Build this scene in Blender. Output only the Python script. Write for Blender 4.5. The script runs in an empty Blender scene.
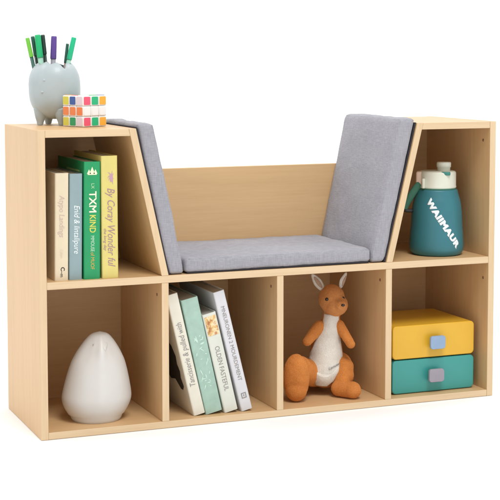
import bpy, bmesh, math, random
from mathutils import Vector, Matrix, noise
from mathutils.bvhtree import BVHTree
random.seed(7)
scene = bpy.context.scene
C = scene.collection
PI = math.pi
R = math.radians

# ------------------------------------------------------------------ materials
def new_mat(name, color=(.5, .5, .5), rough=.5, spec=.5, sheen=0, coat=0):
    m = bpy.data.materials.new(name); m.use_nodes = True
    b = m.node_tree.nodes['Principled BSDF']
    b.inputs['Base Color'].default_value = (*color, 1)
    b.inputs['Roughness'].default_value = rough
    b.inputs['Specular IOR Level'].default_value = spec
    b.inputs['Sheen Weight'].default_value = sheen
    b.inputs['Sheen Roughness'].default_value = .5
    b.inputs['Coat Weight'].default_value = coat
    return m, m.node_tree, b

def noise_node(nt, scale, detail=4, rough=.5, vscale=(1, 1, 1), coord='Object', dist=0, rot=(0, 0, 0)):
    tc = nt.nodes.new('ShaderNodeTexCoord'); mp = nt.nodes.new('ShaderNodeMapping')
    mp.inputs['Scale'].default_value = vscale; mp.inputs['Rotation'].default_value = rot
    n = nt.nodes.new('ShaderNodeTexNoise')
    n.inputs['Scale'].default_value = scale; n.inputs['Detail'].default_value = detail
    n.inputs['Roughness'].default_value = rough; n.inputs['Distortion'].default_value = dist
    nt.links.new(tc.outputs[coord], mp.inputs['Vector']); nt.links.new(mp.outputs['Vector'], n.inputs['Vector'])
    return n.outputs['Fac']

def ramp(nt, fac, stops):
    r = nt.nodes.new('ShaderNodeValToRGB'); e = r.color_ramp.elements
    e[0].position, e[0].color = stops[0][0], (*stops[0][1], 1)
    e[1].position, e[1].color = stops[-1][0], (*stops[-1][1], 1)
    for p, c in stops[1:-1]:
        x = e.new(p); x.color = (*c, 1)
    nt.links.new(fac, r.inputs['Fac']); return r.outputs['Color']

def mixc(nt, fac, a, b, mode='MIX'):
    m = nt.nodes.new('ShaderNodeMix'); m.data_type = 'RGBA'; m.blend_type = mode
    for s, v in ((m.inputs[0], fac), (m.inputs[6], a), (m.inputs[7], b)):
        if isinstance(v, (int, float)): s.default_value = v
        elif isinstance(v, tuple): s.default_value = (*v, 1)
        else: nt.links.new(v, s)
    return m.outputs[2]

def bump(nt, b, height, strength, dist):
    n = nt.nodes.new('ShaderNodeBump'); n.inputs['Strength'].default_value = strength
    n.inputs['Distance'].default_value = dist
    nt.links.new(height, n.inputs['Height']); nt.links.new(n.outputs['Normal'], b.inputs['Normal'])

def wood(name, c, along, rough=.42, contrast=.05):
    """pale maple laminate; grain runs along the axis named"""
    m, nt, b = new_mat(name, c, rough, .4)
    st = {'x': (.05, 1, 1), 'y': (1, .05, 1), 'z': (1, 1, .05)}[along]
    f1 = noise_node(nt, 60, 6, .6, st, dist=.35)
    st2 = tuple(v * 1.0 for v in st)
    f2 = noise_node(nt, 260, 3, .6, st2)
    f3 = noise_node(nt, 7, 2, .5, tuple(max(v, .25) for v in st))
    d = tuple(v * (1 - contrast * (1 + .5 * i)) for i, v in enumerate(c)); l = tuple(min(1, v * (1 + contrast * .45)) for v in c)
    c1 = ramp(nt, f1, [(.28, d), (.55, c), (.75, l)])
    c2 = mixc(nt, 1.0, c1, ramp(nt, f2, [(.3, (.95, .94, .93)), (.6, (1, 1, 1))]), 'MULTIPLY')
    c3 = mixc(nt, 1.0, c2, ramp(nt, f3, [(.3, (.95, .94, .92)), (.7, (1.0, 1.0, 1.0))]), 'MULTIPLY')
    nt.links.new(c3, b.inputs['Base Color'])
    bump(nt, b, f2, .12, .0004)
    return m

WC = (.665, .438, .226)
wood_x = wood('maple_grain_across', WC, 'x')
wood_z = wood('maple_grain_upright', WC, 'z')
wood_y = wood('maple_grain_deep', WC, 'y')
edge_x = wood('edge_band_across', (.70, .53, .335), 'x', .45, .07)
edge_z = wood('edge_band_upright', (.70, .53, .335), 'z', .45, .07)
cap_m, _, _ = new_mat('cap_brown', (.20, .10, .045), .5)

def fabric():
    m, nt, b = new_mat('grey_linen', (.3, .3, .34), .95, .15, sheen=.15)
    f = noise_node(nt, 520, 2, .5, (1, 1, .12)); g = noise_node(nt, 520, 2, .5, (.14, .14, 1.1)); h = noise_node(nt, 16, 4, .55)
    c = ramp(nt, f, [(.3, (.280, .277, .308)), (.7, (.39, .385, .42))])
    c = mixc(nt, .5, c, ramp(nt, g, [(.3, (.280, .277, .308)), (.7, (.39, .385, .42))]))
    c = mixc(nt, 1.0, c, ramp(nt, h, [(.3, (.93, .93, .935)), (.7, (1.0, 1.0, 1.0))]), 'MULTIPLY')
    nt.links.new(c, b.inputs['Base Color'])
    mm = nt.nodes.new('ShaderNodeMath'); mm.operation = 'ADD'; nt.links.new(f, mm.inputs[0]); nt.links.new(g, mm.inputs[1])
    bump(nt, b, mm.outputs[0], .5, .0008)
    return m
fab = fabric()
back_m, _, _ = new_mat('black_nonslip', (.040, .038, .045), .9, .2)
seam_m, _, _ = new_mat('grey_piping', (.24, .24, .28), .9, .2)

def varied(name, c, rough=.5, amt=.12, scale=40, spec=.5, bmp=.1, bscale=300, **k):
    m, nt, b = new_mat(name, c, rough, spec, **k)
    f = noise_node(nt, scale, 4, .6)
    nt.links.new(ramp(nt, f, [(.3, tuple(v * (1 - amt) for v in c)), (.7, tuple(min(1, v * (1 + amt * .6)) for v in c))]), b.inputs['Base Color'])
    bump(nt, b, noise_node(nt, bscale, 3, .6), bmp, .0006)
    return m

# ------------------------------------------------------------------ helpers
def link(name, me, parent=None):
    o = bpy.data.objects.new(name, me); C.objects.link(o)
    if parent: o.parent = parent
    return o

def bm_obj(name, bm, mats, parent=None, smooth=False):
    me = bpy.data.meshes.new(name); bm.normal_update(); bm.to_mesh(me); bm.free()
    for m in (mats if isinstance(mats, (list, tuple)) else [mats]): me.materials.append(m)
    if smooth:
        for p in me.polygons: p.use_smooth = True
    return link(name, me, parent)

def tag(o, label, cat, group=None, kind=None):
    o['label'] = label; o['category'] = cat
    if group: o['group'] = group
    if kind: o['kind'] = kind
    return o

def empty(name, loc, rz=0):
    o = bpy.data.objects.new(name, None); C.objects.link(o)
    o.location = loc; o.rotation_euler = (0, 0, rz); o.empty_display_size = .05
    return o

def bevel(bm, w, seg=2, edges=None):
    bmesh.ops.bevel(bm, geom=list(edges or bm.edges), offset=w, offset_type='OFFSET', segments=seg, profile=.5, affect='EDGES', clamp_overlap=True)

def prism(bm, pts, y0, y1):
    """closed outline in x,z pushed from y0 to y1"""
    a = [bm.verts.new((x, y0, z)) for x, z in pts]; b = [bm.verts.new((x, y1, z)) for x, z in pts]
    n = len(pts); bm.faces.new(a); bm.faces.new(b[::-1])
    for i in range(n): bm.faces.new((a[i], b[i], b[(i + 1) % n], a[(i + 1) % n]))
    bmesh.ops.recalc_face_normals(bm, faces=bm.faces)

def board(name, pts, y0, y1, mats, parent, bw=.0006):
    """a wooden board; front (-y) faces take the edge band material (slot 1)"""
    bm = bmesh.new(); prism(bm, pts, y0, y1); bevel(bm, bw, 1)
    bm.normal_update()
    for f in bm.faces:
        if f.normal.y < -.5: f.material_index = 1
    return bm_obj(name, bm, mats, parent)

def rect(x0, x1, z0, z1): return [(x0, z0), (x1, z0), (x1, z1), (x0, z1)]

def lathe(bm, prof, seg=64, fn=None):
    """prof = [(r,z)...]; fn(theta,z,r)->(x,y,z) optional"""
    rings = []
    for r, z in prof:
        if r < 1e-6:
            p = fn(0, z, 0) if fn else (0, 0, z)
            rings.append([bm.verts.new(p)]); continue
        ring = []
        for i in range(seg):
            t = 2 * PI * i / seg
            ring.append(bm.verts.new(fn(t, z, r) if fn else (r * math.cos(t), r * math.sin(t), z)))
        rings.append(ring)
    for a, b in zip(rings, rings[1:]):
        if len(a) == 1 and len(b) == 1: continue
        if len(a) == 1:
            for i in range(seg): bm.faces.new((a[0], b[(i + 1) % seg], b[i]))
        elif len(b) == 1:
            for i in range(seg): bm.faces.new((a[i], a[(i + 1) % seg], b[0]))
        else:
            for i in range(seg): bm.faces.new((a[i], a[(i + 1) % seg], b[(i + 1) % seg], b[i]))
    bmesh.ops.recalc_face_normals(bm, faces=bm.faces)

def smooth_prof(pts, n=8):
    """Catmull-Rom through (r,z)"""
    out = []
    P = [pts[0]] + list(pts) + [pts[-1]]
    for i in range(1, len(P) - 2):
        for k in range(n):
            t = k / n; a, b, c, d = P[i - 1:i + 3]
            out.append(tuple(max(0, .5 * (2 * b[j] + (c[j] - a[j]) * t + (2 * a[j] - 5 * b[j] + 4 * c[j] - d[j]) * t * t + (3 * b[j] - a[j] - 3 * c[j] + d[j]) * t ** 3)) if j == 0 else
                       .5 * (2 * b[j] + (c[j] - a[j]) * t + (2 * a[j] - 5 * b[j] + 4 * c[j] - d[j]) * t * t + (3 * b[j] - a[j] - 3 * c[j] + d[j]) * t ** 3) for j in (0, 1)))
    out.append(tuple(pts[-1])); return out

def tube(bm, pts, rad, seg=12, flat=None):
    """round tube through pts; rad scalar or list; flat = (width, thickness) scale in the frame"""
    n = len(pts); pts = [Vector(p) for p in pts]; rings = []
    rad = rad if isinstance(rad, (list, tuple)) else [rad] * n
    up = None
    for i, p in enumerate(pts):
        t = (pts[min(i + 1, n - 1)] - pts[max(i - 1, 0)]).normalized()
        if up is None:
            up = Vector((0, 0, 1)) if abs(t.z) < .9 else Vector((1, 0, 0))
        u = t.cross(up).normalized(); v = u.cross(t).normalized(); up = v
        fu, fv = flat or (1, 1)
        rings.append([bm.verts.new(p + rad[i] * (math.cos(a) * u * fu + math.sin(a) * v * fv)) for a in (2 * PI * k / seg for k in range(seg))])
    for a, b in zip(rings, rings[1:]):
        for i in range(seg): bm.faces.new((a[i], a[(i + 1) % seg], b[(i + 1) % seg], b[i]))
    bm.faces.new(rings[0][::-1]); bm.faces.new(rings[-1])
    bmesh.ops.recalc_face_normals(bm, faces=bm.faces)

def ellipsoid(bm, c, r, rot=None, sub=3):
    res = bmesh.ops.create_icosphere(bm, subdivisions=sub, radius=1)
    M = Matrix.Translation(c) @ (rot.to_4x4() if rot else Matrix.Identity(4)) @ Matrix.Diagonal((*r, 1))
    bmesh.ops.transform(bm, matrix=M, verts=res['verts'])

def capsule(bm, a, b, ra, rb, n=9):
    a, b = Vector(a), Vector(b)
    for i in range(n):
        t = i / (n - 1); ellipsoid(bm, a.lerp(b, t), (ra + (rb - ra) * t,) * 3, sub=3)

def text_mesh(s, size, shear=0, extrude=.00015, spacing=1, bold=0, align='LEFT'):
    cu = bpy.data.curves.new('lettering', 'FONT'); cu.body = s; cu.size = size; cu.shear = shear
    cu.extrude = extrude; cu.space_character = spacing; cu.align_x = align; cu.align_y = 'CENTER'; cu.bevel_depth = bold; cu.bevel_resolution = 0
    cu.resolution_u = 3
    o = bpy.data.objects.new('lettering', cu); C.objects.link(o)
    dg = bpy.context.evaluated_depsgraph_get(); dg.update()
    me = bpy.data.meshes.new_from_object(o.evaluated_get(dg))
    bpy.data.objects.remove(o); return me

def spine_text(name, parent, s, size, x, z, mat, down=True, stretch=1, y=-.0003, **k):
    me = text_mesh(s, size, **k)
    for v in me.vertices:
        a, b, c = v.co; c *= .4; a *= stretch
        v.co = (x + b, y - c, z - a) if down else (x - b, y - c, z + a)
    me.materials.clear(); me.materials.append(mat)
    return link(name, me, parent)

# ------------------------------------------------------------------ setting: white studio floor
flm, _, _ = new_mat('white_paper', (.93, .93, .93), .9, .1)
bm = bmesh.new()
sweep = [(-9, 0), (2.0, 0)] + [(2.0 + 1.2 * math.sin(a), 1.2 - 1.2 * math.cos(a)) for a in (i * PI / 32 for i in range(1, 17))] + [(3.2, 5.5)]
cols = [[bm.verts.new((x, y, z)) for y, z in sweep] for x in (-7, 9)]
for i in range(len(sweep) - 1): bm.faces.new((cols[0][i], cols[1][i], cols[1][i + 1], cols[0][i + 1]))
fl = bm_obj('floor', bm, flm, None, True); fl['kind'] = 'structure'; fl['label'] = 'plain white studio paper sweep under and behind the bookcase'

# ------------------------------------------------------------------ bookcase
W, D, H, T = 1.02, .288, .6083, .0145
ZM, ZB = .3117, .5048
X1, X2, X3 = .2572, .5085, .7609
LB, LT, RB, RT = .2645, .198, .7545, .826
E = .0002
case = empty('bookcase', (0, 0, 0))
tag(case, 'pale maple bookcase with six cubbies and a cushioned reading nook in its middle', 'bookcase')
lx = lambda z: LB + (LT - LB) * (z - ZM) / (H - ZM)
rx = lambda z: RB + (RT - RB) * (z - ZM) / (H - ZM)
for x0 in (0, W - T):
    sp = board('side_panel', rect(x0, x0 + T, .0005, H), 0, D, (wood_z, edge_z), case)
    if x0 > .5: side_r = sp
board('bottom_panel', rect(T + E, W - T - E, .0008, T), .0004, D - .001, (wood_x, edge_x), case)
shelf = board('middle_shelf', rect(T + E, W - T - E, ZM - T, ZM), .0004, D - .001, (wood_x, edge_x), case)
divs = []
for x in (X1, X2, X3):
    divs.append(board('divider', rect(x - T / 2, x + T / 2, T + E, ZM - T - E), .0007, D - .006, (wood_z, edge_z), case))
s_l = board('slanted_panel', [(lx(ZM) - T, ZM + E), (lx(ZM), ZM + E), (lx(H), H), (lx(H) - T, H)], .0002, D - .0057, (wood_z, edge_z), case)
s_r = board('slanted_panel', [(rx(ZM), ZM + E), (rx(ZM) + T, ZM + E), (rx(H) + T, H), (rx(H), H)], .0002, D - .0057, (wood_z, edge_z), case)
board('top_panel', [(T + E, H - T), (lx(H - T) - T - E, H - T), (lx(H) - T - E, H - .0003), (T + E, H - .0003)], .0006, D, (wood_x, edge_x), case)
board('top_panel', [(rx(H - T) + T + E, H - T), (W - T - E, H - T), (W - T - E, H - .0003), (rx(H) + T + E, H - .0003)], .0006, D, (wood_x, edge_x), case)
y0, y1 = D - .0055, D - .0012
board('back_panel', rect(T + E, W - T - E, T + E, ZM - T - E), y0, y1, (wood_x, wood_x), case, .0003)
board('back_panel', [(T + E, ZM + E), (lx(ZM) - .003, ZM + E), (lx(H - T) - .003, H - T - E), (T + E, H - T - E)], y0, y1, (wood_x, wood_x), case, .0003)
board('back_panel', [(rx(ZM) + .003, ZM + E), (W - T - E, ZM + E), (W - T - E, H - T - E), (rx(H - T) + .003, H - T - E)], y0, y1, (wood_x, wood_x), case, .0003)
board('back_panel', [(lx(ZM) + .001, ZM + E), (rx(ZM) - .001, ZM + E), (rx(ZB) - .001, ZB), (lx(ZB) + .001, ZB)], D - .015, D - .0012, (wood_x, wood_x), case, .0005)
for par, x, y, z in ((divs[0], X1 - T / 2, .031, .2695), (divs[1], X2 - T / 2, .033, .271), (divs[2], X3 - T / 2, .028, .2705),
                     (side_r, W - T, .029, .566), (side_r, W - T, .022, .262)):
    bm = bmesh.new()
    lathe(bm, [(0, .0008), (.0026, .0008), (.0034, .0002), (.0034, -.0006)], 20)
    bmesh.ops.transform(bm, matrix=Matrix.Translation((x, y, z)) @ Matrix.Rotation(-PI / 2, 4, 'Y'), verts=bm.verts)
    bm_obj('screw_cap', bm, cap_m, par, True)

# ------------------------------------------------------------------ cushions
def crease(pw, seed, wr):
    n1 = noise.noise_vector(pw * 20 + Vector((seed, 0, 0))); n2 = noise.noise_vector(Vector((pw.x * 95, pw.y * 95, pw.z * 30)) + Vector((0, seed, 0)))
    n3 = noise.noise(Vector((pw.x * 30 + seed, pw.y * 30, pw.z * 12)))
    fold = max(0, 1 - abs(n3) * 9) ** 2
    return pw + n1 * wr + n2 * wr * .40 - n1.normalized() * fold * .0009

def soft_box(name, corner, nx, ny, nz, rad, puff, parent, mat, seed, wr=.0017):
    """corner(u,v,w) maps the unit cube to the sheared block; dims (lx,ly,lz) approx for rounding"""
    (dx, dy, dz) = corner('dims')
    bm = bmesh.new()
    def grid(n): return [i / n for i in range(n + 1)]
    vmap = {}
    def V(i, j, k):
        key = (i, j, k)
        if key in vmap: return vmap[key]
        # denser near the ends for crisp rounding
        f = lambda t, L: t
        p = Vector((i / nx * dx, j / ny * dy, k / nz * dz))
        q = Vector([min(max(p[a], rad), (dx, dy, dz)[a] - rad) for a in range(3)])
        d = p - q
        if d.length > 1e-9:
            m = max(abs(d.x), abs(d.y), abs(d.z))
            p = q + d.normalized() * rad * (m / rad)
        # puff of the large faces
        u, v, w = p.x / dx, p.y / dy, p.z / dz
        bx = [4 * t * (1 - t) for t in (u, v, w)]
        big = [max(0.0, min(1, (b * 2.2))) ** .6 for b in bx]
        p.x += (u - .5) * 2 * puff * big[1] * big[2]
        p.y += (v - .5) * 2 * puff * .5 * big[0] * big[2]
        p.z += (w - .5) * 2 * puff * big[0] * big[1]
        pw = Vector(corner(p.x / dx, p.y / dy, p.z / dz))
        vmap[key] = bm.verts.new(crease(pw, seed, wr)); return vmap[key]
    def face(a, b, c, d):
        bm.faces.new([V(*a), V(*b), V(*c), V(*d)])
    for i in range(nx):
        for j in range(ny):
            for k in (0, nz): face((i, j, k), (i + 1, j, k), (i + 1, j + 1, k), (i, j + 1, k))
    for i in range(nx):
        for k in range(nz):
            for j in (0, ny): face((i, j, k), (i + 1, j, k), (i + 1, j, k + 1), (i, j, k + 1))
    for j in range(ny):
        for k in range(nz):
            for i in (0, nx): face((i, j, k), (i, j + 1, k), (i, j + 1, k + 1), (i, j, k + 1))
    bmesh.ops.recalc_face_normals(bm, faces=bm.faces)
    return bm_obj(name, bm, mat, parent, True)

def slab_corner(bl, br, tl, tr, z0, z1, ya, yb):
    def f(u, v=None, w=None):
        if u == 'dims': return ((br - bl) * .98, yb - ya, z1 - z0)
        x0 = bl + (tl - bl) * w; x1 = br + (tr - br) * w
        return (x0 + (x1 - x0) * u, ya + (yb - ya) * v, z0 + (z1 - z0) * w)
    return f

def cushion(loc, cargs, backing, label, ns, seed, seams):
    root = empty('cushion', loc); tag(root, label, 'cushion', 'cushions lining the reading nook')
    inv = Vector(loc)
    c = slab_corner(*cargs)
    g = lambda *a: c(*a) if a[0] == 'dims' else tuple(Vector(c(*a)) - inv)
    soft_box('cover', g, *ns, .0075, .0016, root, fab, seed)
    bm = bmesh.new(); prism(bm, [(x - inv.x, z - inv.z) for x, z in backing[0]], backing[1] - inv.y, backing[2] - inv.y); bevel(bm, .0006, 1)
    bm_obj('backing', bm, back_m, root)
    for s in seams:
        pts = []
        for (p, q) in zip(s, s[1:]):
            for i in range(40):
                pts.append(Vector(g(*[p[a] + (q[a] - p[a]) * i / 40 for a in range(3)])))
        pts.append(Vector(g(*s[-1])))
        pts = [crease(p, seed, .0017) for p in pts]
        bm = bmesh.new(); tube(bm, pts, .0013, 8); bm_obj('seam', bm, fab, root, True)
    return root

YC0, YC1 = .004, .272
k = .0020
cushion((.27, .14, ZM), (.2645 + k, .3005, .2000 + k, .2355, ZM + .0022, .6165, YC0, YC1),
        ([(lx(ZM) + .0004, ZM + .0005), (lx(ZM) + k + .002, ZM + .0005), (lx(.611) + k + .002, .611), (lx(.611) + .0004, .611)], YC0 + .001, YC1 - .004),
        'narrow grey linen cushion leaning on the slanted panel right of the upright books', (10, 60, 66), 3, [[(.94, 0.0085, .03), (.94, 0.0085, 0.991)], [(.93, .02, 0.991), (.93, .98, 0.991)], [(.07, .02, 0.991), (.07, .98, 0.991)]])
cushion((.74, .14, ZM), (.7195, .7520 - .001, .7845, .8225 - .0005, ZM + .0022, .6175, YC0, YC1),
        ([(rx(ZM) - k - .002, ZM + .0005), (rx(ZM) - .0004, ZM + .0005), (rx(.609) - .0004, .609), (rx(.609) - k - .002, .609)], YC0 + .001, YC1 - .004),
        'grey linen cushion with its broad face showing, leaning beside the teal bottle cubby', (10, 60, 66), 11, [[(.065, 0.0085, .03), (.065, 0.0085, 0.991)], [(.93, 0.0085, .03), (.93, 0.0085, 0.991)], [(.07, .02, 0.991), (.07, .98, 0.991)]])
cushion((.51, .14, ZM), (.3025, .7185, .3025, .7185, ZM + .0028, ZM + .0315, YC0 + .001, YC1),
        ([(.306, ZM + .0005), (.715, ZM + .0005), (.715, ZM + .0045), (.306, ZM + .0045)], YC0 + .002, YC1 - .004),
        'flat grey linen seat cushion lying on the middle shelf between two upright cushions', (84, 56, 8), 23, [[(.015, .0085, .915), (.985, .0085, .915)], [(.006, .0085, .2), (.006, .0085, .85)], [(.994, .0085, .2), (.994, .0085, .85)]])

# ------------------------------------------------------------------ books
page_m = varied('page_paper', (.62, .59, .52), .9, .12, 500, .1)
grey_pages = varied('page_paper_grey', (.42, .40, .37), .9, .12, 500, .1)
def ink(name, c): return new_mat(name, c, .6, .3)[0]

def book(loc, tilt, t, h, d, cmat, label, group, pages=page_m, pivot=0):
    """spine faces -y, bottom left corner of the spine at loc, tilt leans the top towards -x"""
    root = empty('book', loc); root.rotation_euler = (0, -tilt, 0); tag(root, label, 'book', group)
    c = .0016; r = min(.003, t * .2)
    bm = bmesh.new()
    # U-shaped case seen from above, lofted in z
    outer = [(0, d), (0, r)] + [(r - r * math.cos(a), r - r * math.sin(a)) for a in (PI / 8, PI / 4, 3 * PI / 8)] + [(r, 0), (t - r, 0)] + \
            [(t - r + r * math.sin(a), r - r * math.cos(a)) for a in (PI / 8, PI / 4, 3 * PI / 8)] + [(t, r), (t, d)]
    inner = [(t - c, d), (t - c, c + r * .5), (c, c + r * .5), (c, d)]
    pts = outer + inner
    a = [bm.verts.new((x, y, 0)) for x, y in pts]; b = [bm.verts.new((x, y, h)) for x, y in pts]
    n = len(pts)
    for i in range(n): bm.faces.new((a[i], a[(i + 1) % n], b[(i + 1) % n], b[i]))
    bm.faces.new(a[::-1]); bm.faces.new(b)
    bmesh.ops.recalc_face_normals(bm, faces=bm.faces)
    bm_obj('cover', bm, cmat, root)
    bm = bmesh.new(); prism(bm, rect(c + .0001, t - c - .0001, .003, h - .0025), c + r * .5, d - .003)
    bm_obj('page_block', bm, pages, root)
    return root

G1 = 'books standing upright in the upper cubby'
Z = ZM + .0002
cream = varied('cream_cloth', (.70, .60, .43), .6, .05, 30)
blue = varied('dusty_blue_cloth', (.255, .35, .37), .6, .07, 30)
green = varied('bright_green_cover', (.010, .30, .105), .4, .08, 30)
yellow = varied('straw_yellow_cover', (.67, .57, .18), .5, .06, 30)
b1 = book((.0345, .016, Z), R(-.8), .0275, .2115, .17, cream, 'cream book with faint lettering, leftmost of the upright books', G1)
inkg = ink('ink_pinkish_grey', (.55, .42, .36)); inkb = ink('ink_black', (.04, .035, .03)); inkw = ink('ink_white', (.78, .84, .86))
spine_text('title', b1, 'Atypo Landings', .0155, .0135, .168, inkg, stretch=.85, shear=.2)
spine_text('author', b1, 'Linn', .010, .0135, .062, ink('ink_pale', (.68, .56, .42)), shear=.2)
spine_text('publisher_mark', b1, 'C', .011, .0155, .027, inkb, down=True, bold=.0003)
spine_text('publisher_mark', b1, '~m', .009, .014, .019, inkb, down=True, bold=.0001)
b2 = book((.0640, .017, Z), R(-.8), .0262, .2095, .19, blue, 'dusty blue book with thin white lettering between cream and green books', G1)
spine_text('title', b2, 'Enid & lintalipure', .0165, .0145, .148, inkw, stretch=.84, shear=.25)
b3 = book((.0930, .014, Z), R(-.6), .0335, .2325, .20, green, 'bright green book with a white crown mark and bold white title', G1)
spine_text('title', b3, 'TXM', .0205, .017, .174, ink('ink_cream', (.82, .86, .62)), bold=.0004)
spine_text('title', b3, 'KIND', .0175, .017, .128, ink('ink_yellow', (.60, .62, .12)), stretch=.85, bold=.0003)
spine_text('subtitle', b3, 'MMOUSE', .0105, .017, .0865, ink('ink_mint', (.50, .74, .52)), stretch=.75)
spine_text('subtitle', b3, 'of MUOF', .0105, .017, .0535, ink('ink_orange', (.62, .42, .10)), stretch=.85)
spine_text('subtitle', b3, 'LX', .009, .0175, .190, ink('ink_leaf', (.45, .72, .40)), down=True)
bm = bmesh.new()
for (x, w, hh) in ((.010, .0042, .009), (.0165, .0055, .014), (.023, .0042, .009)):
    prism(bm, [(x - w, .2085), (x + w, .2085), (x, .2085 + hh)], -.0004, .001)
prism(bm, rect(.0075, .0255, .2065, .2084), -.00045, .001)
bm_obj('crown_mark', bm, ink('ink_crown', (.75, .85, .55)), b3)
bm = bmesh.new()
for (y, z, w, hh) in ((.03, .210, .10, .004),):
    v = [bm.verts.new((-.0004, y + a * w, z + b * hh)) for a, b in ((0, 0), (1, 0), (1, 1), (0, 1))]; bm.faces.new(v)
bm_obj('cover_print', bm, ink('ink_crown_side', (.35, .55, .25)), b3)
b4 = book((.1300, .012, Z), R(.1), .0335, .2430, .20, yellow, 'straw yellow book with violet brush drawing, tallest and rightmost of the upright books', G1)
violet = ink('ink_violet', (.36, .22, .25))
spine_text('title', b4, 'By Coray Wonder ful', .0220, .0185, .180, violet, stretch=.80, shear=.3)
spine_text('subtitle', b4, 'the long day', .0085, .0065, .100, violet, stretch=1.05, shear=.3)
bm = bmesh.new()
rr = random.Random(3)
for i in range(9):
    a = rr.uniform(0, 2 * PI); L = rr.uniform(.006, .011); cx, cz = .0195 + rr.uniform(-.003, .003), .198 + rr.uniform(-.007, .007)
    pts = [(cx + L * .8 * math.cos(a) * s, -.0004, cz + L * math.sin(a) * s + .002 * math.sin(s * 3)) for s in (-1, -.5, 0, .5, 1)]
    tube(bm, pts, [.0002, .0011, .0014, .0009, .0002], 6, (1, 1))
for v in bm.verts: v.co.y = -.0003 + (v.co.y + .0004) * .12
bm_obj('brush_drawing', bm, ink('ink_violet_pale', (.50, .30, .38)), b4)

G2 = 'books leaning in the lower cubby'
Z = T + .0003
ivory = varied('ivory_cover', (.72, .69, .59), .5, .05, 30)
mint = varied('mint_cover', (.35, .51, .43), .5, .10, 60)
white2 = varied('white_cover', (.66, .68, .61), .5, .05, 30)
lilac = varied('pale_grey_cover', (.64, .64, .67), .5, .05, 30)
inkd = ink('ink_grey', (.28, .26, .25))
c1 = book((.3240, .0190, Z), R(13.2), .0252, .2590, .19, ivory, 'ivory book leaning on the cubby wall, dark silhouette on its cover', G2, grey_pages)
spine_text('title', c1, 'Tancisserie & pulled with', .0170, .0130, .060, inkd, down=False, stretch=.80, shear=.15)
# dark silhouette on the left cover
bm = bmesh.new()
sil = [(.012, .028), (.020, .045), (.015, .060), (.024, .075), (.020, .092), (.034, .112), (.060, .125), (.10, .13), (.13, .10), (.12, .05), (.09, .03), (.06, .035), (.035, .018), (.022, .018)]
bm.faces.new([bm.verts.new((-.0005, y + .010, z + .032)) for y, z in sil][::-1])
bm_obj('cover_print', bm, inkb, c1)
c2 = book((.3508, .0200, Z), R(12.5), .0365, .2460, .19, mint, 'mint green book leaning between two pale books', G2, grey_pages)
bm = bmesh.new(); rr = random.Random(5)
for i in range(26):
    cx, cz = rr.uniform(.008, .029), rr.uniform(.05, .165); a = rr.uniform(0, PI); L = rr.uniform(.003, .008)
    pts = [(cx + L * math.cos(a) * s * .7, 0, cz + L * math.sin(a) * s) for s in (-1, -.4, .3, 1)]
    if all(.003 < p[0] < .034 for p in pts): tube(bm, pts, [.0002, .0009, .0012, .0002], 6)
for v in bm.verts: v.co.y = -.0003 + v.co.y * .1
bm_obj('cover_print', bm, ink('ink_mint_pale', (.55, .74, .64)), c2)
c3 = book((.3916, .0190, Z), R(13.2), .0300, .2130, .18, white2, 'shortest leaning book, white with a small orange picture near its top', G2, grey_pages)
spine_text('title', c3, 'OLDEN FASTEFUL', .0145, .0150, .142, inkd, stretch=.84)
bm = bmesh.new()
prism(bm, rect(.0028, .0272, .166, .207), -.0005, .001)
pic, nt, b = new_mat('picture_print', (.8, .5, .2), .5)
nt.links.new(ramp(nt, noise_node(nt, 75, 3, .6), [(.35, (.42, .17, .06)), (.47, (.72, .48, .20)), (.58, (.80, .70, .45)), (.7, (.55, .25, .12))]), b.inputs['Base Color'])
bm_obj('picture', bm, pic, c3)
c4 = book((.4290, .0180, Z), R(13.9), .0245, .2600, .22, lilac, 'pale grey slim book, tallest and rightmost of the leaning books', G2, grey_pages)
spine_text('title', c4, 'MNEURONEN 2 MOURDEMENT', .0118, .0122, .228, inkd, stretch=.98)
spine_text('publisher_mark', c4, '回', .011, .0122, .040, inkd) if False else None
bm = bmesh.new()
for x0, x1, z0, z1 in ((.007, .018, .026, .028), (.007, .018, .036, .038), (.007, .009, .0281, .0359), (.016, .018, .0281, .0359), (.0115, .0135, .0300, .0342)):
    prism(bm, rect(x0, x1, z0, z1), -.0004, .001)
bm_obj('publisher_mark', bm, inkd, c4)

# ------------------------------------------------------------------ ceramic bird
glaze = varied('matt_white_glaze', (.62, .605, .58), .42, .03, 12, .4, .03)
bird = empty('bird_figurine', (.1335, .078, T), -.02)
tag(bird, 'plain white ceramic bird, egg shaped, in the bottom left cubby', 'figurine')
prof = smooth_prof([(.050, .0), (.0525, .004), (.056, .013), (.062, .026), (.0665, .042), (.0672, .056), (.0655, .076), (.0612, .097), (.0545, .119), (.0460, .137), (.0370, .152), (.0265, .166), (.0160, .1755), (.0, .1800)], 6)
def bird_fn(t, z, r):
    x, y = math.cos(t), math.sin(t)
    rr = r
    side = abs(x) ** 3
    # folded wings: flare at the sides, ending in a step above the foot
    wing = side * .0045 * math.exp(-((z - .040) / .028) ** 2) * (1 if z > .012 else 0)
    rr += wing
    if z <= .012: rr -= side * .0012
    # central ridge that runs from the beak down the breast
    a = (t - 1.5 * PI + .10 + PI) % (2 * PI) - PI
    rr *= 1 + .05 * math.exp(-(a / .22) ** 2) * min(1, z / .05) * (1 if z > 0 else 0)
    # flattened face on both sides of the ridge
    fz = math.exp(-((z - .150) / .022) ** 2)
    rr *= 1 - .10 * fz * (math.exp(-((a - .75) / .4) ** 2) + math.exp(-((a + .75) / .4) ** 2))
    rr *= 1 + .12 * fz * math.exp(-(a / .20) ** 2)
    return (rr * x + .0075 * (z / .175) ** 1.5, rr * y * .92 - .004 * (z / .175), z)
bm = bmesh.new(); lathe(bm, [(0, 0)] + prof, 96, bird_fn)
bm_obj('body', bm, glaze, bird, True)
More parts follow.
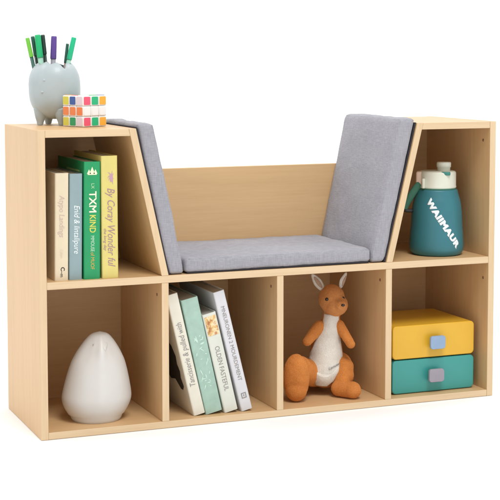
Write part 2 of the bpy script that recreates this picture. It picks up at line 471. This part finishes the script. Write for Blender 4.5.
bm = bmesh.new()
P = [(.0080, -.0475, .1500), (-.0025, -.031, .1600), (.0185, -.031, .1590), (.0085, -.0400, .1370), (.0080, -.018, .1745)]
hull = [bm.verts.new(p) for p in P]; bmesh.ops.convex_hull(bm, input=hull); bevel(bm, .0022, 3)
bm_obj('beak', bm, glaze, bird, True)
for (x, y, z) in ((-.0125, -.0285, .1590),):
    bm = bmesh.new(); ellipsoid(bm, (x, y, z), (.0012, .0012, .0012), sub=2)
    bm_obj('eye', bm, new_mat('eye_grey', (.35, .30, .27), .4)[0], bird, True)

# ------------------------------------------------------------------ plush kangaroo
def plush(name, c, c2):
    m, nt, b = new_mat(name, c, .95, .1, sheen=.6)
    b.inputs['Sheen Tint'].default_value = (min(1, c[0] * 1.6), min(1, c[1] * 1.7), min(1, c[2] * 2), 1)
    f = noise_node(nt, 420, 4, .7); g = noise_node(nt, 35, 4, .6)
    col = mixc(nt, 1.0, ramp(nt, f, [(.3, c2), (.65, c)]), ramp(nt, g, [(.3, (.85, .83, .8)), (.7, (1.05, 1.05, 1.05))]), 'MULTIPLY')
    nt.links.new(col, b.inputs['Base Color'])
    bump(nt, b, f, .9, .002)
    return m
rust = plush('rust_plush', (.68, .255, .068), (.52, .175, .04))
tan = plush('tan_plush', (.66, .285, .10), (.52, .205, .065))
cream_pl = plush('cream_plush', (.82, .79, .72), (.70, .67, .60))
def kmesh(build, vox=.0016, it=6):
    bm = bmesh.new(); build(bm)
    me = bpy.data.meshes.new('tmp'); bm.to_mesh(me); bm.free()
    o = bpy.data.objects.new('tmp', me); C.objects.link(o)
    m = o.modifiers.new('r', 'REMESH'); m.mode = 'VOXEL'; m.voxel_size = vox; m.use_smooth_shade = True
    s = o.modifiers.new('s', 'SMOOTH'); s.factor = .6; s.iterations = it
    dg = bpy.context.evaluated_depsgraph_get(); dg.update()
    out = bpy.data.meshes.new_from_object(o.evaluated_get(dg)); bpy.data.objects.remove(o)
    for v in out.vertices:
        v.co += noise.noise_vector(v.co * 70) * .0007 + noise.noise_vector(v.co * 260) * .0003
    for p in out.polygons: p.use_smooth = True
    return out
Ry = lambda a: Matrix.Rotation(a, 3, 'Y')
Rx = lambda a: Matrix.Rotation(a, 3, 'X')
def kbody(bm):
    # trunk
    ellipsoid(bm, (.010, .004, .088), (.036, .034, .058)); ellipsoid(bm, (.007, .006, .052), (.043, .042, .042))
    ellipsoid(bm, (.0160, .002, .136), (.0285, .025, .033))
    capsule(bm, (.018, .001, .150), (.0225, -.003, .180), .0205, .018)
    # head with muzzle turned to the right
    ellipsoid(bm, (.0215, -.004, .2085), (.0290, .0310, .0325)); ellipsoid(bm, (.030, -.013, .1975), (.0265, .028, .025))
    capsule(bm, (.032, -.018, .199), (.0400, -.036, .1995), .0190, .0125)
    # arms
    capsule(bm, (-.006, -.010, .150), (-.0195, -.022, .133), .0125, .0125); capsule(bm, (-.0195, -.022, .133), (-.0315, -.039, .1215), .0120, .0105)
    capsule(bm, (.0375, -.008, .152), (.0495, -.018, .134), .0115, .0110); capsule(bm, (.0495, -.018, .134), (.0625, -.030, .1145), .0105, .0098)
    # left leg: thigh and the long foot standing up on its heel
    capsule(bm, (-.018, .004, .045), (-.046, -.052, .056), .033, .0255, 14); capsule(bm, (-.046, -.054, .070), (-.052, -.070, .030), .0225, .024)
    ellipsoid(bm, (-.0545, -.084, .0510), (.0285, .0225, .0540), Rx(.10)); ellipsoid(bm, (-.0545, -.086, .026), (.0240, .0215, .0255))
    # right leg: thigh, shin, foot pointing forward and out
    capsule(bm, (.039, .008, .062), (.047, -.016, .042), .0270, .0235); capsule(bm, (.049, -.010, .060), (.043, -.032, .022), .0210, .0185)
    capsule(bm, (.038, -.036, .0185), (.0650, -.050, .0185), .0180, .0180)
    ellipsoid(bm, (.067, -.052, .0185), (.0185, .0185, .0185))
    # tail lying behind
    capsule(bm, (.0, .035, .035), (-.02, .075, .022), .026, .017, 11); capsule(bm, (-.02, .075, .022), (-.045, .105, .014), .017, .0095, 11)
roo = empty('plush_kangaroo', (.655, .112, T), -.435)
tag(roo, 'rust orange plush kangaroo with cream bib sitting in a lower cubby', 'soft toy')
kb = kmesh(kbody)
kz = min(v.co.z for v in kb.vertices)
for v in kb.vertices: v.co.z = max(v.co.z, .0004)
kb.materials.append(rust); kb.materials.append(tan)
for p in kb.polygons:
    c = p.center
    if c.z > .1755:
        p.material_index = 1
body = link('body', kb, roo)
bvh = BVHTree.FromPolygons([v.co for v in kb.vertices], [p.vertices[:] for p in kb.polygons])
tb = bmesh.new()
ellipsoid(tb, (.0095, .003, .088), (.0375, .036, .060), sub=4); ellipsoid(tb, (.007, .004, .054), (.043, .047, .044), sub=4); ellipsoid(tb, (.0175, .001, .135), (.025, .026, .036), sub=4); capsule(tb, (.018, .001, .150), (.0225, -.003, .180), .0205, .019)
tmb = bpy.data.meshes.new('tmp'); tb.to_mesh(tmb); tb.free()
torso = BVHTree.FromPolygons([v.co for v in tmb.vertices], [p.vertices[:] for p in tmb.polygons])
def patch(name, outline, off, mat, nx=28, nz=44, thick=.002, zoff=0):
    """outline(z in 0..1) -> (x0,x1,z); cast onto the front of the body, then given thickness"""
    bm = bmesh.new(); rows = []
    for j in range(nz + 1):
        w = j / nz; x0, x1, zz = outline(w); row = []
        for i in range(nx + 1):
            u = i / nx
            x = x0 + (x1 - x0) * u; z = zz(u) if callable(zz) else zz
            h = torso.ray_cast(Vector((x, -.12, z)), Vector((0, 1, 0)))
            if not h[0]: h = torso.find_nearest(Vector((x, -.02, z)))
            edge = min(1, 7 * min(u, 1 - u, w, 1 - w)) ** .5
            y = (h[0].y if h[0] else .0)
            row.append([x, y, z, edge])
        rows.append(row)
    # smooth depth
    for _ in range(14):
        for j in range(1, nz):
            for i in range(1, nx): rows[j][i][1] = .5 * rows[j][i][1] + .125 * (rows[j - 1][i][1] + rows[j + 1][i][1] + rows[j][i - 1][1] + rows[j][i + 1][1])
    vs = [[bm.verts.new((x, y - off * e - .0004, z)) for x, y, z, e in r] for r in rows]
    vb = [[bm.verts.new((x, y + .006, z)) for x, y, z, e in r] for r in rows]
    for j in range(nz):
        for i in range(nx):
            bm.faces.new((vs[j][i], vs[j][i + 1], vs[j + 1][i + 1], vs[j + 1][i])); bm.faces.new((vb[j][i], vb[j + 1][i], vb[j + 1][i + 1], vb[j][i + 1]))
    for j in range(nz):
        bm.faces.new((vs[j][0], vs[j + 1][0], vb[j + 1][0], vb[j][0])); bm.faces.new((vs[j][nx], vb[j][nx], vb[j + 1][nx], vs[j + 1][nx]))
    for i in range(nx):
        bm.faces.new((vs[0][i], vb[0][i], vb[0][i + 1], vs[0][i + 1])); bm.faces.new((vs[nz][i], vs[nz][i + 1], vb[nz][i + 1], vb[nz][i]))
    bmesh.ops.recalc_face_normals(bm, faces=bm.faces)
    return bm_obj(name, bm, mat, roo, True)
def lerp_tab(tab, z):
    for (z0, a), (z1, b) in zip(tab, tab[1:]):
        if z0 <= z <= z1:
            t = (z - z0) / (z1 - z0); t = t * t * (3 - 2 * t) * .3 + t * .7
            return a + (b - a) * t
    return tab[-1][1]
BL = [(.018, -.018), (.032, -.026), (.060, -.0290), (.085, -.0275), (.110, -.018), (.14, -.0035), (.172, .0045)]
BR = [(.018, .018), (.032, .032), (.060, .0440), (.085, .0455), (.110, .0420), (.14, .0390), (.172, .0365)]
patch('bib', lambda w: (lerp_tab(BL, .030 + .147 * w), lerp_tab(BR, .030 + .147 * w), .030 + .147 * w), .0012, cream_pl)
ZP = .066
def pz(w): return lambda u: .020 + (.050 + .030 * (2 * u - 1) ** 2 - .020) * w
patch('pouch', lambda w: (lerp_tab([(0, -.012), (.3, -.0235), (.7, -.029), (1, -.0315)], w), lerp_tab([(0, .012), (.3, .029), (.7, .041), (1, .0445)], w), pz(w)), .0062, cream_pl, nz=24)
bm = bmesh.new()
me = text_mesh('Lommy', .0085, shear=.3, align='CENTER', extrude=.0002)
for v in me.vertices:
    a, b2_, c2_ = v.co; a, b2_ = a * math.cos(.35) - b2_ * math.sin(.35), a * math.sin(.35) + b2_ * math.cos(.35)
    x, z = .0265 + a, .0665 + b2_
    h = torso.ray_cast(Vector((x, -.12, z)), Vector((0, 1, 0)))
    v.co = (x, (h[0].y if h[0] else -.04) - .0024 - c2_, z)
me.materials.clear(); me.materials.append(ink('thread_grey', (.20, .19, .19))); link('stitched_name', me, roo)
# ears: outer shell with cream lining
ear_in = plush('ear_lining_plush', (.50, .36, .27), (.40, .27, .19))
def ear(base, tip, w, yaw):
    base, tip = Vector(base), Vector(tip); L = (tip - base).length; ax = (tip - base).normalized()
    side = ax.cross(Vector((0, 1, 0))).normalized(); side = Matrix.Rotation(yaw, 3, ax) @ side; nrm = side.cross(ax).normalized()
    if nrm.y > 0: nrm = -nrm
    M = Matrix((side, nrm, ax)).transposed()
    for nm, sc, mat, push, th in (('ear', 1, cream_pl, 0, .0034), ('ear_lining', .50, ear_in, .0028, .0016)):
        bm = bmesh.new(); ellipsoid(bm, (0, 0, 0), (w * sc, th, L / 2 * (sc if nm == 'ear' else .66)), sub=4)
        for v in bm.verts:
            t = v.co.z / (L / 2); v.co.x *= 1 - .30 * max(0, t)
            v.co.y += (v.co.x / w) ** 2 * -.0026
            v.co = M @ v.co + base.lerp(tip, .5) + nrm * push
        if nm == 'ear': p = bm_obj(nm, bm, mat, roo, True)
        else: bm_obj(nm, bm, mat, p, True)
ear((.004, -.002, .2265), (-.0225, -.002, .2630), .0094, .25)
ear((.0395, .004, .2300), (.0530, .006, .2660), .0076, .75)
blk = new_mat('black_bead', (.012, .009, .008), .12, .6)[0]
for nm, p, r in (('eye', (.0105, -.0325, .2125), .0038), ('nose', (.0452, -.0505, .2030), .0036), ('eye', (.0455, -.022, .2135), .0036)):
    bm = bmesh.new(); ellipsoid(bm, p, (r * (1.15 if nm == 'nose' else 1), r * .8, r * (.85 if nm == 'nose' else 1)), sub=3); bm_obj(nm, bm, blk, roo, True)

# ------------------------------------------------------------------ water bottle
bot = empty('water_bottle', (.9215, .0835, ZM + .0002), -.51)
tag(bot, 'teal water bottle with cream flip lid and diagonal white lettering in upper right cubby', 'bottle')
teal = varied('teal_powder_coat', (.030, .165, .20), .42, .05, 20, .5, .06, 900)
cream_l = varied('cream_plastic', (.64, .655, .56), .4, .02, 20, .4, .02)
strap_g = varied('green_silicone', (.05, .17, .115), .6, .05, 20, .3, .02)
bprof = [(.050, .0), (.055, .0025), (.0590, .010), (.0600, .020), (.0590, .040), (.0570, .062), (.0560, .082), (.0548, .100), (.0520, .118), (.0485, .130), (.0462, .1385), (.0450, .143), (.0430, .1450)]
bsm = smooth_prof(bprof, 6)
bm = bmesh.new(); lathe(bm, [(0, 0)] + bsm + [(0, .1450)], 96); bm_obj('body', bm, teal, bot, True)
bm = bmesh.new(); lathe(bm, [(.0415, .1448), (.0418, .1458), (.0418, .1495), (.0405, .1500)], 72); bm_obj('seal_ring', bm, strap_g, bot, True)
bm = bmesh.new()
lathe(bm, [(0, .1475), (.0400, .1475), (.0418, .1482), (.0424, .1500), (.0424, .1520), (.0418, .1526), (.0418, .1800), (.0412, .1826), (.0392, .1846), (.036, .1854), (0, .1856)], 96)
bm_obj('lid', bm, cream_l, bot, True)
bm = bmesh.new()   # spout cap
lathe(bm, [(0, .1855), (.0145, .1855), (.0150, .1862), (.0150, .1935), (.0165, .1940), (.0168, .2030), (.0160, .2045), (.0145, .2052), (0, .2053)], 48)
for v in bm.verts: v.co.x = v.co.x * .95 + .0145; v.co.y = v.co.y * .85 - .006
bm_obj('spout_cap', bm, cream_l, bot, True)
bm = bmesh.new()
res = bmesh.ops.create_cube(bm, size=1); bmesh.ops.scale(bm, vec=(.021, .010, .0080), verts=bm.verts); bevel(bm, .0025, 3)
bmesh.ops.translate(bm, vec=(.0185, -.0335, .1815), verts=bm.verts); bm_obj('release_button', bm, new_mat('teal_button', (.03, .20, .17), .4)[0], bot, True)
# hinge block and carry strap on the left
bm = bmesh.new(); bmesh.ops.create_cube(bm, size=1); bmesh.ops.scale(bm, vec=(.016, .026, .0335), verts=bm.verts); bevel(bm, .004, 4)
bmesh.ops.translate(bm, vec=(-.0385, -.010, .1680), verts=bm.verts); bm_obj('hinge', bm, varied('peach_plastic', (.74, .56, .45), .4, .02, 20), bot, True)
bm = bmesh.new(); bmesh.ops.create_cube(bm, size=1); bmesh.ops.scale(bm, vec=(.0065, .012, .022), verts=bm.verts); bevel(bm, .002, 3)
bmesh.ops.translate(bm, vec=(-.0295, -.0325, .1595), verts=bm.verts); bm_obj('hinge_pin_cover', bm, cream_l, bot, True)
bm = bmesh.new()
pts = [Vector(p) for p in ((-.037, -.020, .157), (-.044, -.022, .150), (-.053, -.022, .137), (-.064, -.021, .119), (-.071, -.020, .106), (-.072, -.018, .098))]
cp = []
for i in range(len(pts) - 1):
    for s in range(5): cp.append(pts[i].lerp(pts[i + 1], s / 5))
cp.append(pts[-1])
tube(bm, cp, .0085, 14, (.42, 1)); bm_obj('carry_strap', bm, strap_g, bot, True)
bm = bmesh.new()
tube(bm, [(-.074, -.018, .1000), (-.066, -.018, .0975), (-.057, -.016, .0970), (-.050, -.013, .0970)], .0052, 12, (1, .8)); bm_obj('strap_anchor', bm, new_mat('black_rubber', (.02, .022, .022), .5)[0], bot, True)
# lettering wrapped round the body, running down to the right
me = text_mesh('WAIIMAUR', .0175, spacing=1.12, bold=.0013, extrude=.0001)
xs = [v.co.x for v in me.vertices]; LX = max(xs) - min(xs); L = .128
def rad_at(z):
    for (r0, z0), (r1, z1) in zip(bsm, bsm[1:]):
        if z0 <= z <= z1 and z1 > z0: return r0 + (r1 - r0) * (z - z0) / (z1 - z0)
    return .045
al = R(-56)
for v in me.vertices:
    a = (v.co.x - min(xs)) / LX * L if False else (v.co.x) * L / LX; b_ = v.co.y
    sx = a * math.cos(al) - b_ * math.sin(al); sz = a * math.sin(al) + b_ * math.cos(al)
    z = .1235 + sz; th = (-.37 * .054 + sx) / .0565
    rr = rad_at(z) + .0006 + v.co.z * .2
    v.co = (rr * math.sin(th), -rr * math.cos(th), z)
me.materials.clear(); me.materials.append(new_mat('print_white', (.80, .86, .88), .5)[0]); link('lettering', me, bot)

# ------------------------------------------------------------------ drawer boxes
def drawer_box(z0, z1, main, knobc, label, kx, kz, x0=.786, x1=.989):
    yf, yb = .030, .205
    root = empty('drawer_box', ((x0 + x1) / 2, (yf + yb) / 2, z0)); tag(root, label, 'storage box', 'stacked drawer boxes')
    cx, cy = root.location.x, root.location.y; h = z1 - z0; w = x1 - x0
    def rr(x0, x1, z0, z1, r, n=6):
        o = []
        for (cx_, cz_, a0) in ((x1 - r, z1 - r, 0), (x0 + r, z1 - r, PI / 2), (x0 + r, z0 + r, PI), (x1 - r, z0 + r, 1.5 * PI)):
            for i in range(n + 1): o.append((cx_ + r * math.cos(a0 + i * PI / 2 / n), cz_ + r * math.sin(a0 + i * PI / 2 / n)))
        return o
    bm = bmesh.new(); prism(bm, rr(-w / 2 + .002, w / 2 - .002, .0003, h - .0008, .008), yf + .011 - cy, yb - cy)
    bevel(bm, .002, 2, [e for e in bm.edges if all(v.co.y > 0 for v in e.verts)])
    bm_obj('case', bm, main, root, False)
    bm = bmesh.new(); prism(bm, rr(-w / 2, w / 2, .0010, h - .0012, .0095, 8), yf - cy, yf + .010 - cy)
    ymin = min(v.co.y for v in bm.verts)
    bevel(bm, .0022, 4, [e for e in bm.edges if all(abs(v.co.y - ymin) < 1e-5 for v in e.verts)])
    fr = bm_obj('drawer_front', bm, main, root, False)
    kx -= cx; kz -= z0
    bm = bmesh.new(); prism(bm, rr(kx - .0185, kx + .0185, kz - .0145, kz + .0145, .0065), yf - .017 - cy, yf - .010 - cy)
    bevel(bm, .0015, 3, [e for e in bm.edges if abs(e.verts[0].co.y - e.verts[1].co.y) < 1e-6])
    prism(bm, rr(kx - .008, kx + .008, kz - .007, kz + .007, .003), yf - .0105 - cy, yf + .0005 - cy)
    bm_obj('knob', bm, knobc, fr, False)
    return root
tealbox = varied('sea_green_plastic', (.042, .30, .275), .38, .04, 15, .5, .03)
yelbox = varied('warm_yellow_plastic', (.70, .40, .028), .38, .04, 15, .5, .03)
drawer_box(T + .0004, .0905, tealbox, varied('mauve_knob', (.30, .27, .32), .4, .05), 'sea green drawer box with mauve knob, bottom of the two stacked boxes', .8870, .0535)
drawer_box(.0910, .1665, yelbox, varied('blue_knob', (.25, .36, .52), .35, .05), 'yellow drawer box with pale blue knob on top of the green one', .8895, .1265)

# ------------------------------------------------------------------ cracked egg pot with markers
pot = empty('pen_pot', (.0895, .2135, H), -.27)
tag(pot, 'pale grey egg shaped pot with jagged rim and stubby legs, standing beside the puzzle cube', 'pen pot')
potm = varied('pale_celadon_glaze', (.40, .46, .475), .42, .05, 25, .4, .04, 200, coat=.1)
RP, ZC = .0535, .0790
def rim(t):
    a = (t * 9 / (2 * PI)) % 1; tri = abs(2 * a - 1)
    return .1270 + .0050 * (tri - .5) + .0015 * math.sin(t * 3 + 1) - .0075 * math.exp(-(((t - 1.5 * PI - .50 + PI) % (2 * PI) - PI) / .13) ** 2)
def egg_r(z, s=1):
    d = z - ZC; b = .062 if d > 0 else .067
    q = min(1, abs(d / b)); return RP * s * (1 - q ** (2.35 if d > 0 else 2.7)) ** (1 / 2.1)
bm = bmesh.new(); seg = 108; rings = []
NV = 40
def ringpt(t, w, s, zlow):
    z = zlow + (rim(t) - zlow) * w; r = egg_r(z, 1) - (0 if s == 0 else .0032)
    n = 1 + .012 * noise.noise(Vector((math.cos(t) * 1.2, math.sin(t) * 1.2, z * 25)))
    r *= n
    return (r * math.cos(t), r * math.sin(t), z)
low = bm.verts.new((0, 0, ZC - .067))
for j in range(1, NV + 1):
    w = (j / NV); w = 1 - math.cos(w * PI / 2) if w < .0 else w ** 1.5
    rings.append([bm.verts.new(ringpt(2 * PI * i / seg, w, 0, ZC - .067)) for i in range(seg)])
for j in range(NV, 6, -1):
    w = (j / NV) ** 1.2
    rings.append([bm.verts.new(ringpt(2 * PI * i / seg, w, 1, ZC - .052)) for i in range(seg)])
for i in range(seg): bm.faces.new((low, rings[0][(i + 1) % seg], rings[0][i]))
for a, b in zip(rings, rings[1:]):
    for i in range(seg): bm.faces.new((a[i], a[(i + 1) % seg], b[(i + 1) % seg], b[i]))
bm.faces.new(rings[-1])
bmesh.ops.recalc_face_normals(bm, faces=bm.faces)
bm_obj('bowl', bm, potm, pot, True)
for kk in range(4):
    a = R(205) + kk * PI / 2; c_, s_ = math.cos(a), math.sin(a)
    bm = bmesh.new()
    lathe(bm, smooth_prof([(.0, .0003), (.0050, .0003), (.0064, .002), (.0078, .008), (.0115, .018), (.0140, .028), (.0145, .036), (.0, .046)], 5), 32,
          lambda t, z, r: (c_ * (.0335 - .004 * (z / .05)) + r * math.cos(t), s_ * (.0335 - .004 * (z / .05)) + r * math.sin(t), z))
    bm_obj('leg', bm, potm, pot, True)
for (az, z) in ((R(248), .0930), (R(243), .0690)):
    r = egg_r(z) ; bm = bmesh.new()
    ellipsoid(bm, (r * math.cos(az) * .975, r * math.sin(az) * .975, z), (.0036, .0030, .0030), sub=3)
    bm_obj('knob', bm, varied('glaze_dark_spot', (.42, .47, .48), .3, .1, 60), pot, True)

def marker(foot, top, r, body, cap, label, caplen=.036):
    """stands in the pot: foot and top in the pot's frame"""
    Mx = Matrix.Translation(Vector((.0895, .2135, H))) @ Matrix.Rotation(-.27, 4, 'Z')
    a, b = Mx @ Vector(foot), Mx @ Vector(top); L = (b - a).length
    root = empty('marker_pen', a); root.rotation_mode = 'QUATERNION'; root.rotation_quaternion = Vector((0, 0, 1)).rotation_difference(b - a)
    tag(root, label, 'marker', 'marker pens in the egg pot')
    bm = bmesh.new(); lathe(bm, [(0, 0), (r * .8, 0), (r * .86, .001), (r * .86, L - caplen + .004), (0, L - caplen + .004)], 24); bm_obj('barrel', bm, body, root, True)
    bm = bmesh.new(); lathe(bm, [(0, L - caplen), (r, L - caplen), (r * 1.03, L - caplen + .001), (r * .96, L - .002), (r * .80, L), (0, L)], 24); bm_obj('cap', bm, cap, root, True)
pm = lambda n, c: new_mat(n, c, .3, .5)[0]
lime, dkg, emer, blk2, purp, grn2 = pm('lime_plastic', (.16, .50, .05)), pm('dark_green_plastic', (.02, .10, .07)), pm('emerald_plastic', (.01, .42, .15)), pm('blackish_green_plastic', (.015, .04, .03)), pm('purple_plastic', (.10, .05, .26)), pm('jade_plastic', (.01, .46, .22))
greyb = pm('grey_barrel', (.32, .32, .36)); pinkb = pm('bronze_barrel', (.35, .24, .20)); mintb = pm('mint_barrel', (.30, .55, .42))
mm = 2.13e-3
def up(px, py): return ((px - 54.2) * mm, (125.6 - py) * mm * 1.01)
specs = [((38, 70), (28.6, 42), .0034, dkg, lime, 'lime capped marker, leftmost pen leaning out of the egg pot', -.004),
         ((41, 72), (33.5, 40.5), .0032, blk2, dkg, 'dark green marker behind the lime one in the egg pot', .006),
         ((44, 74), (38.5, 39.0), .0050, mintb, emer, 'thick emerald green marker, third pen from the left in the pot', -.006),
         ((48, 74), (43.3, 39.0), .0036, blk2, blk2, 'blackish marker right of the thick emerald one in the pot', .004),
         ((52, 76), (54.3, 40.3), .0048, greyb, purp, 'purple capped marker with grey barrel at the middle of the pot', -.002),
         ((62, 76), (67.2, 47.5), .0026, pinkb, dkg, 'thin dark pen with bronze barrel beside the jade marker', .004),
         ((61, 80), (73.6, 41.5), .0042, mintb, grn2, 'jade green marker, rightmost pen leaning out of the egg pot', -.004)]
for (f, t, r, bb, cc, lab, yy) in specs:
    fx, fz = up(*f); tx, tz = up(*t); s = (fz - .026) / (tz - fz)
    foot = (fx - (tx - fx) * s * .35, yy * .6, .030)
    foot = (max(-.026, min(.026, foot[0])), yy * .6, .030)
    marker(foot, (tx, yy, tz), r * 1.3, bb, cc, lab, .047 if r > .004 else .040)

# ------------------------------------------------------------------ puzzle cube
S = .0630
cube = empty('puzzle_cube', (.1152, .0880, H + .0002), .446 - 0)
tag(cube, 'white bodied colour puzzle cube with mixed stickers on the top left shelf', 'puzzle cube')
c_ = S / 3; bm = bmesh.new()
for i in range(3):
    for j in range(3):
        for kk in range(3):
            b2m = bmesh.new(); bmesh.ops.create_cube(b2m, size=c_ - .0003)
            bevel(b2m, .0018, 3); bmesh.ops.translate(b2m, vec=((i + .5) * c_, (j + .5) * c_, (kk + .5) * c_), verts=b2m.verts)
            me = bpy.data.meshes.new('t'); b2m.to_mesh(me); b2m.free(); bm.from_mesh(me); bpy.data.meshes.remove(me)
bm_obj('cubies', bm, new_mat('white_cube_plastic', (.84, .82, .80), .3, .5)[0], cube, True)
SC = {n: new_mat('sticker_' + n, c, .3, .5)[0] for n, c in dict(yellow=(.62, .56, .06), blue=(.035, .09, .32), pink=(.70, .60, .66), orange=(.78, .21, .05), green=(.01, .30, .10),
      rose=(.80, .10, .18), jade=(.02, .46, .20), amber=(.88, .42, .04), white=(.86, .86, .86)).items()}
left = [['yellow', 'green', 'pink'], ['orange'] * 3, ['yellow', 'blue', 'pink']]
right = [['rose', 'jade', 'amber'], ['white'] * 3, ['rose', 'jade', 'amber']]
topf = [['white', 'jade', 'blue'], ['rose', 'white', 'yellow'], ['amber', 'jade', 'white']]
def sticker(mat, o, u, v, n):
    o, u, v, n = map(Vector, (o, u, v, n)); q = .0082; r = .0022; bm = bmesh.new(); ring = []
    for (sx, sy, a0) in ((1, 1, 0), (-1, 1, 90), (-1, -1, 180), (1, -1, 270)):
        for i in range(5):
            a = R(a0 + i * 22.5); ring.append(((q - r) * sx + r * math.cos(a), (q - r) * sy + r * math.sin(a)))
    A = [bm.verts.new(o + u * x + v * y + n * .00075) for x, y in ring]; B = [bm.verts.new(o + u * x + v * y - n * .0005) for x, y in ring]
    bm.faces.new(A); m = len(A)
    for i in range(m): bm.faces.new((A[i], B[i], B[(i + 1) % m], A[(i + 1) % m]))
    bmesh.ops.recalc_face_normals(bm, faces=bm.faces)
    bm_obj('sticker', bm, mat, cube)
for row in range(3):
    for col in range(3):
        z = (row + .5) * c_; t = (col + .5) * c_
        sticker(SC[left[row][2 - col]], (0, t, z), (0, 1, 0), (0, 0, 1), (-1, 0, 0))
        sticker(SC[right[row][col]], (t, 0, z), (1, 0, 0), (0, 0, 1), (0, -1, 0))
        sticker(SC[topf[row][col]], (t, (row + .5) * c_, S), (1, 0, 0), (0, 1, 0), (0, 0, 1))

# ------------------------------------------------------------------ light: white studio
w = bpy.data.worlds.new('World'); scene.world = w; w.use_nodes = True
bg = w.node_tree.nodes['Background']; bg.inputs[0].default_value = (1, .995, .985, 1); bg.inputs[1].default_value = .78
def area(name, loc, target, size, power, col=(1, 1, 1)):
    l = bpy.data.lights.new(name, 'AREA'); l.shape = 'SQUARE'; l.size = size; l.energy = power; l.color = col
    o = bpy.data.objects.new(name, l); C.objects.link(o); o.location = loc
    o.rotation_euler = (Vector(target) - Vector(loc)).to_track_quat('-Z', 'Y').to_euler(); return o
area('softbox', (.35, -2.5, 4.7), (.5, .3, .2), 1.8, 155, (1, .99, .98))
for bx in (-2.5, 3.5):  # added, unseen pair of lights that lifts the paper sweep to white
    area('added_backdrop_fill', (bx, 1.1, 4.3), (bx, 3.0, .9), 1.6, 64)

# ------------------------------------------------------------------ camera
f, cx, cy, cz, yaw, pitch, roll, px, py = 1471.6082, -.681, -2.7743, .7534, .3862, .0839, -.0004, 253.0128, 178.4242
cam = bpy.data.cameras.new('camera'); co = bpy.data.objects.new('camera', cam); C.objects.link(co)
cam.sensor_width = 36; cam.lens = 36 * f / 500; cam.shift_x = -(px - 250) / 500; cam.shift_y = (py - 250) / 500
cam.clip_start = .05; cam.clip_end = 500
sy, cyy, sp, cp_ = math.sin(yaw), math.cos(yaw), math.sin(pitch), math.cos(pitch)
fwd = Vector((sy * cp_, cyy * cp_, -sp)); r0 = Vector((cyy, -sy, 0)); u0 = r0.cross(fwd)
r_ = math.cos(roll) * r0 + math.sin(roll) * u0; u_ = -math.sin(roll) * r0 + math.cos(roll) * u0
M = Matrix((r_, u_, -fwd)).transposed().to_4x4(); M.translation = (cx, cy, cz); co.matrix_world = M
scene.camera = co
scene.view_settings.view_transform = 'Standard'; scene.view_settings.look = 'None'
scene.view_settings.exposure = 0; scene.view_settings.gamma = 1
